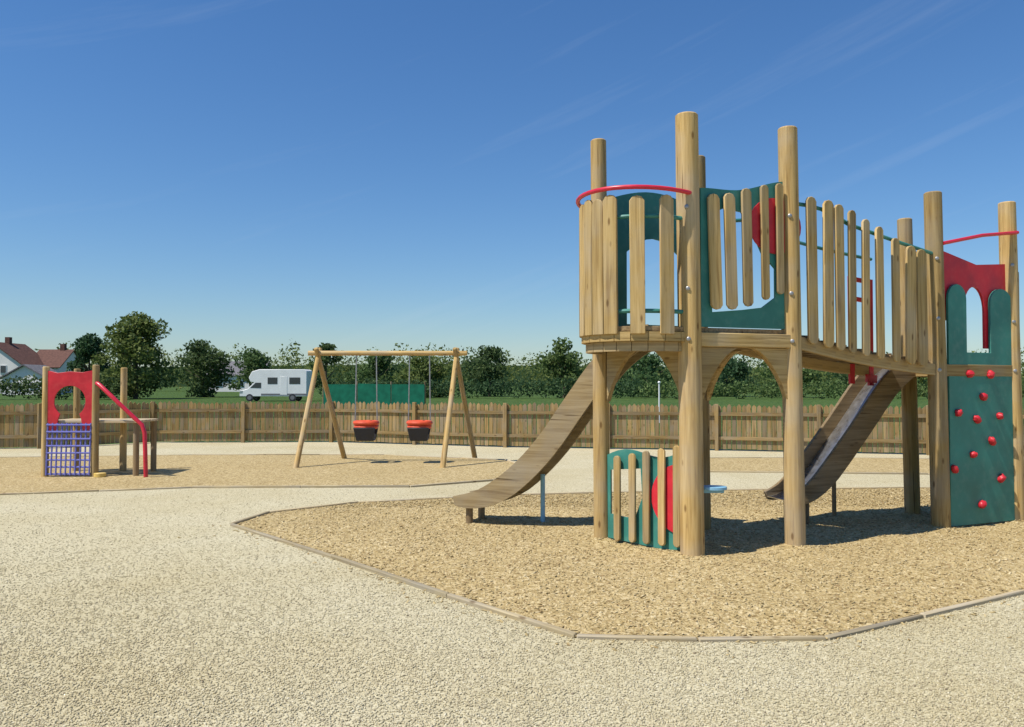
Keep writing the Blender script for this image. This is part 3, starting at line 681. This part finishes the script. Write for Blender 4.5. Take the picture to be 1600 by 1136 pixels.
# ------------------------------------------------------------------ houses
def house(o, w, dep, hw, hr, roofm, label, gable_front=True, chim=True, wins=()):
    t = empty('house', o, label, 'house'); mb = MB()
    if gable_front: mb.slab([(0, 0), (w, 0), (w, hw), (w / 2, hr), (0, hw)], o + V(0, dep / 2, 0), V(1, 0, 0), Z, dep)
    else: mb.slab([(0, 0), (dep, 0), (dep, hw), (dep / 2, hr), (0, hw)], o + V(w / 2, 0, 0), V(0, 1, 0), Z, w)
    mb.build('wall', M_render, t); mb = MB()
    if gable_front:
        for s in (0, 1):
            a = V(0 if s == 0 else w, 0, hw); b = V(w / 2, 0, hr); e = (a - b).normalized() * .5
            p, q = o + a + e + V(0, dep / 2, .14), o + b + V(0, dep / 2, .14); mb.bar(p, q, dep + .8, .16, V(0, 1, 0))
    else:
        for s in (0, 1):
            a = V(0, 0 if s == 0 else dep, hw); b = V(0, dep / 2, hr); e = (a - b).normalized() * .5
            mb.bar(o + a + e + V(w / 2, 0, .14), o + b + V(w / 2, 0, .14), w + .8, .16, V(1, 0, 0))
    rf = mb.build('roof', roofm, t)
    if chim:
        mb = MB(); c = o + V(w * .7 if not gable_front else w / 2, dep / 2, hr - .6); mb.bar(c, c + V(0, 0, 1.8), .8, .8); mb.build('chimney', M_roof, rf)
    for x, z, ww, hh in wins:
        mb = MB(); mb.slab([(x, z), (x + ww, z), (x + ww, z + hh), (x, z + hh)], o + V(0, -.03, 0), V(1, 0, 0), Z, .1); f = mb.build('window', M_white, t)
        mb = MB(); mb.slab([(x + .1, z + .1), (x + ww - .1, z + .1), (x + ww - .1, z + hh - .1), (x + .1, z + hh - .1)], o + V(0, -.09, 0), V(1, 0, 0), Z, .04); mb.build('pane', M_glass, f)
hp = at(-60, 600, 140); hp.z = 0
house(hp, 10.2, 9, 4.9, 8.6, M_roof, 'white gabled house with brown roof at the left edge', True, True, [(2, 3.4, 1.1, 1.4), (6.5, 3.4, 1.1, 1.4), (2.5, .9, 1.6, 1.4)])
hp = at(42, 600, 146); hp.z = 0
house(hp, 5.6, 9, 4.6, 7.7, M_roof, 'white house with brown red roof beside the big tree', False, True, [(1, 3, 1.0, 1.2), (4, 3, 1.0, 1.2)])
hp = at(4, 600, 122); hp.z = 0
house(hp, 6.4, 5, 2.5, 4.3, M_slate, 'low white outbuilding with grey roof in front of the houses', True, False, [(1.4, .8, 1.2, 1.1), (4, .8, 1.2, 1.1)])
hp = at(325, 600, 170); hp.z = 0
house(hp, 11, 8, 3.4, 6.2, M_slate, 'low grey roofed house among the trees behind the motorhome', False, True, [(1.5, 1, 1.4, 1.2), (6, 1, 1.4, 1.2)])

# ------------------------------------------------------------------ green screen and marker post
gp = at(505, 600, 52); gq = at(664, 600, 52); gp.z = gq.z = 0
t = empty('screen_fence', gp, 'long low green mesh screen behind the swing set', 'screen fence')
mb = MB(); L = gq.x - gp.x
for i in range(3):
    w = L / 3; mb.slab([(w * i + .03, .15), (w * (i + 1) - .03, .15), (w * (i + 1) - .03, 1.58), (w * i + .03, 1.58 + .05 * (i % 2))], gp, V(1, 0, 0), Z, .03)
mb.build('mesh_panel', M_green, t)
for i in range(4):
    mb = MB(); mb.log(gp + V(L * i / 3, .05, 0), gp + V(L * i / 3, .05, 1.75), .05, n=8); mb.build('post', M_dark, t)
p = at(1030, 618, 34); p.z = 0
mb = MB(); mb.log(p, p + V(0, 0, 1.62), .035, .03, 10); mb.ball(p + V(0, 0, 1.66), .06, .06, .06)
tag(mb.build('marker_post', M_white), 'thin white marker post standing in the grass beyond the fence', 'post')

# ------------------------------------------------------------------ trees
def leafcloud(mb, clumps, n, size):
    for _ in range(n):
        c, r = random.choices(clumps, [k[1].x * k[1].z for k in clumps])[0]
        v = V(random.gauss(0, 1), random.gauss(0, 1), random.gauss(0, 1)).normalized() * (random.random() ** .38)
        p = c + V(v.x * r.x, v.y * r.y, v.z * r.z)
        a = V(random.gauss(0, 1), random.gauss(0, 1), random.gauss(0, 1)).normalized(); b = a.cross(V(random.gauss(0, 1), random.gauss(0, 1), random.gauss(0, 1))).normalized()
        s = size * random.uniform(.5, 1.4); o = len(mb.v)
        vs = [p - a * s * .7, p - b * s * .4, p + a * s * .7, p + b * s * .4]
        mb.v += [tuple(x) for x in vs]; mb.g += [(0, 0, 0)] * 4; mb.f.append((o, o + 1, o + 2, o + 3)); mb.m.append(0)
        mb.r += [min(1, max(0, random.gauss(.5, .28)))] * 4
def make_tree(h, wid, nclump, nleaf, leaf, mat, low=.12, shape='round'):
    mb = MB(); cl = []
    for i in range(nclump):
        t = random.random(); z = h * (low + (1 - low) * t * .93)
        if shape == 'round': env = math.sin(math.pi * min(1, .18 + .8 * t)) ** .7
        elif shape == 'cone': env = (1 - t) * .9 + .12
        else: env = .75 + .25 * math.sin(math.pi * t)
        a = random.uniform(0, 6.283); rr = wid * .5 * env * random.uniform(.15, .85)
        s = random.uniform(.1, .2) * max(wid, h * .55)
        cl.append((V(math.cos(a) * rr, math.sin(a) * rr, min(z, h - s * .5)), V(s, s, s * random.uniform(.6, .85))))
    leafcloud(mb, cl, nleaf, leaf)
    tk = MB(); tk.log(V(0, 0, -.1), V(.1, 0, h * .62), h * .03, h * .012, 8)
    for i in range(5):
        a = i * 1.26 + random.random(); z = h * (low + .1 + .08 * i); tk.log(V(0, 0, z), V(math.cos(a) * wid * .28, math.sin(a) * wid * .28, z + h * .2), h * .012, h * .004, 6)
    return mb, tk, mat
def place_tree(tr, px, d, label, name='broadleaf_tree', group='trees beyond the playground', sc=1.0, rz=0):
    mb, tk, mat = tr; o = at(px, 600, d); o.z = 0
    t = empty(name, (0, 0, 0), label, 'tree', group)
    mb.build('crown', mat, t, smooth=False); tk.build('trunk', M_bark, t)
    t.location = o; t.scale = (sc, sc, sc); t.rotation_euler.z = rz
    return t
place_tree(make_tree(9.0, 9.6, 40, 8500, .3, M_leaf[2], .1), 212, 88, 'tall rounded tree behind the small red climbing frame')
place_tree(make_tree(7.2, 6.5, 24, 4200, .3, M_leaf[0], .08), 138, 96, 'dark tree overlapping the left side of the tallest tree')
place_tree(make_tree(6.6, 8.5, 26, 4200, .3, M_leaf[0], .05), 318, 100, 'broad dark tree right of the tallest rounded tree')
place_tree(make_tree(6.0, 7.5, 24, 3600, .3, M_leaf[1], .05), 396, 108, 'mid green tree rising behind the motorhome roof')
place_tree(make_tree(6.2, 4.0, 16, 1500, .28, M_leaf[0], .2), 508, 84, 'small loose tree above the left end of the swing beam', sc=1.0)
place_tree(make_tree(5.4, 8.0, 24, 3400, .3, M_leaf[1], .04), 590, 104, 'low round tree between the two swing frames')
place_tree(make_tree(5.2, 7.5, 24, 3200, .3, M_leaf[2], .04), 668, 98, 'pale green low tree left of the right swing frame')
place_tree(make_tree(6.3, 8.5, 26, 3800, .3, M_leaf[0], .04), 765, 106, 'dark broad tree right of the right swing frame')
place_tree(make_tree(7.0, 6.6, 24, 3400, .3, M_leaf[1], .05), 882, 96, 'taller tree left of the timber sided slide')
place_tree(make_tree(5.2, 9.0, 26, 3400, .3, M_leaf[1], .03), 1010, 100, 'wide low tree seen under the round tower', name='broadleaf_tree')
place_tree(make_tree(5.0, 8.0, 24, 3200, .3, M_leaf[0], .03), 1135, 104, 'dark low tree seen under the right slat panel')
place_tree(make_tree(5.1, 8.5, 24, 3200, .3, M_leaf[1], .03), 1235, 98, 'mid green tree behind the right hand tower post')
place_tree(make_tree(4.8, 8.5, 24, 3200, .3, M_leaf[0], .03), 1345, 102, 'dark low tree seen under the bridge')
place_tree(make_tree(4.8, 8.0, 24, 3000, .3, M_leaf[2], .03), 1435, 108, 'pale low tree behind the shaded slide')
place_tree(make_tree(6.2, 8.0, 24, 3200, .3, M_leaf[1], .03), 1640, 98, 'green tree at the right edge behind the climbing wall')
# hedges and the far wood
def hedge(px0, px1, d, h, dep, n, mat, label):
    p, q = at(px0, 600, d), at(px1, 600, d); p.z = q.z = 0; mb = MB(); L = q.x - p.x; cl = []
    k = int(L / 1.6)
    for i in range(k): cl.append((V(p.x + L * (i + .5) / k, d + random.uniform(-.3, .3), h * random.uniform(.45, .55)), V(1.3, dep, h * random.uniform(.42, .58))))
    leafcloud(mb, cl, n, .22)
    tag(mb.build('hedge', mat, smooth=False), label, 'hedge')
hedge(-120, 190, 84, 2.6, 1.2, 5200, M_leaf[0], 'dark hedge in front of the white houses')
hedge(500, 1000, 92, 2.2, 1.2, 6500, M_leaf[0], 'long dark hedge beyond the field behind the swings')
hedge(1000, 1700, 88, 2.0, 1.2, 7500, M_leaf[1], 'mid green hedge beyond the field on the right')
mb = MB(); cl = []
for i in range(150):
    px = -300 + i * 15; d = random.uniform(170, 230); hh = random.uniform(8.6, 11.2) * (1.0 if px < 900 else .88)
    o = at(px + random.uniform(-6, 6), 600, d); cl.append((V(o.x, d, hh * .5), V(random.uniform(2.5, 4.5), 2.5, hh * .52)))
leafcloud(mb, cl, 42000, .5)
tag(mb.build('distant_wood', M_leaf[2], smooth=False), 'distant dark wood along the horizon', 'wood', kind='stuff')
me = MB(); me.slab([(-500, 0), (-300, 9), (-150, 12), (0, 13.5), (150, 12), (300, 10), (520, 0)], V(-60, 560, -.5), V(1, 0, 0), Z, 160)
tag(me.build('hills', M_leaf[0]), kind='structure')
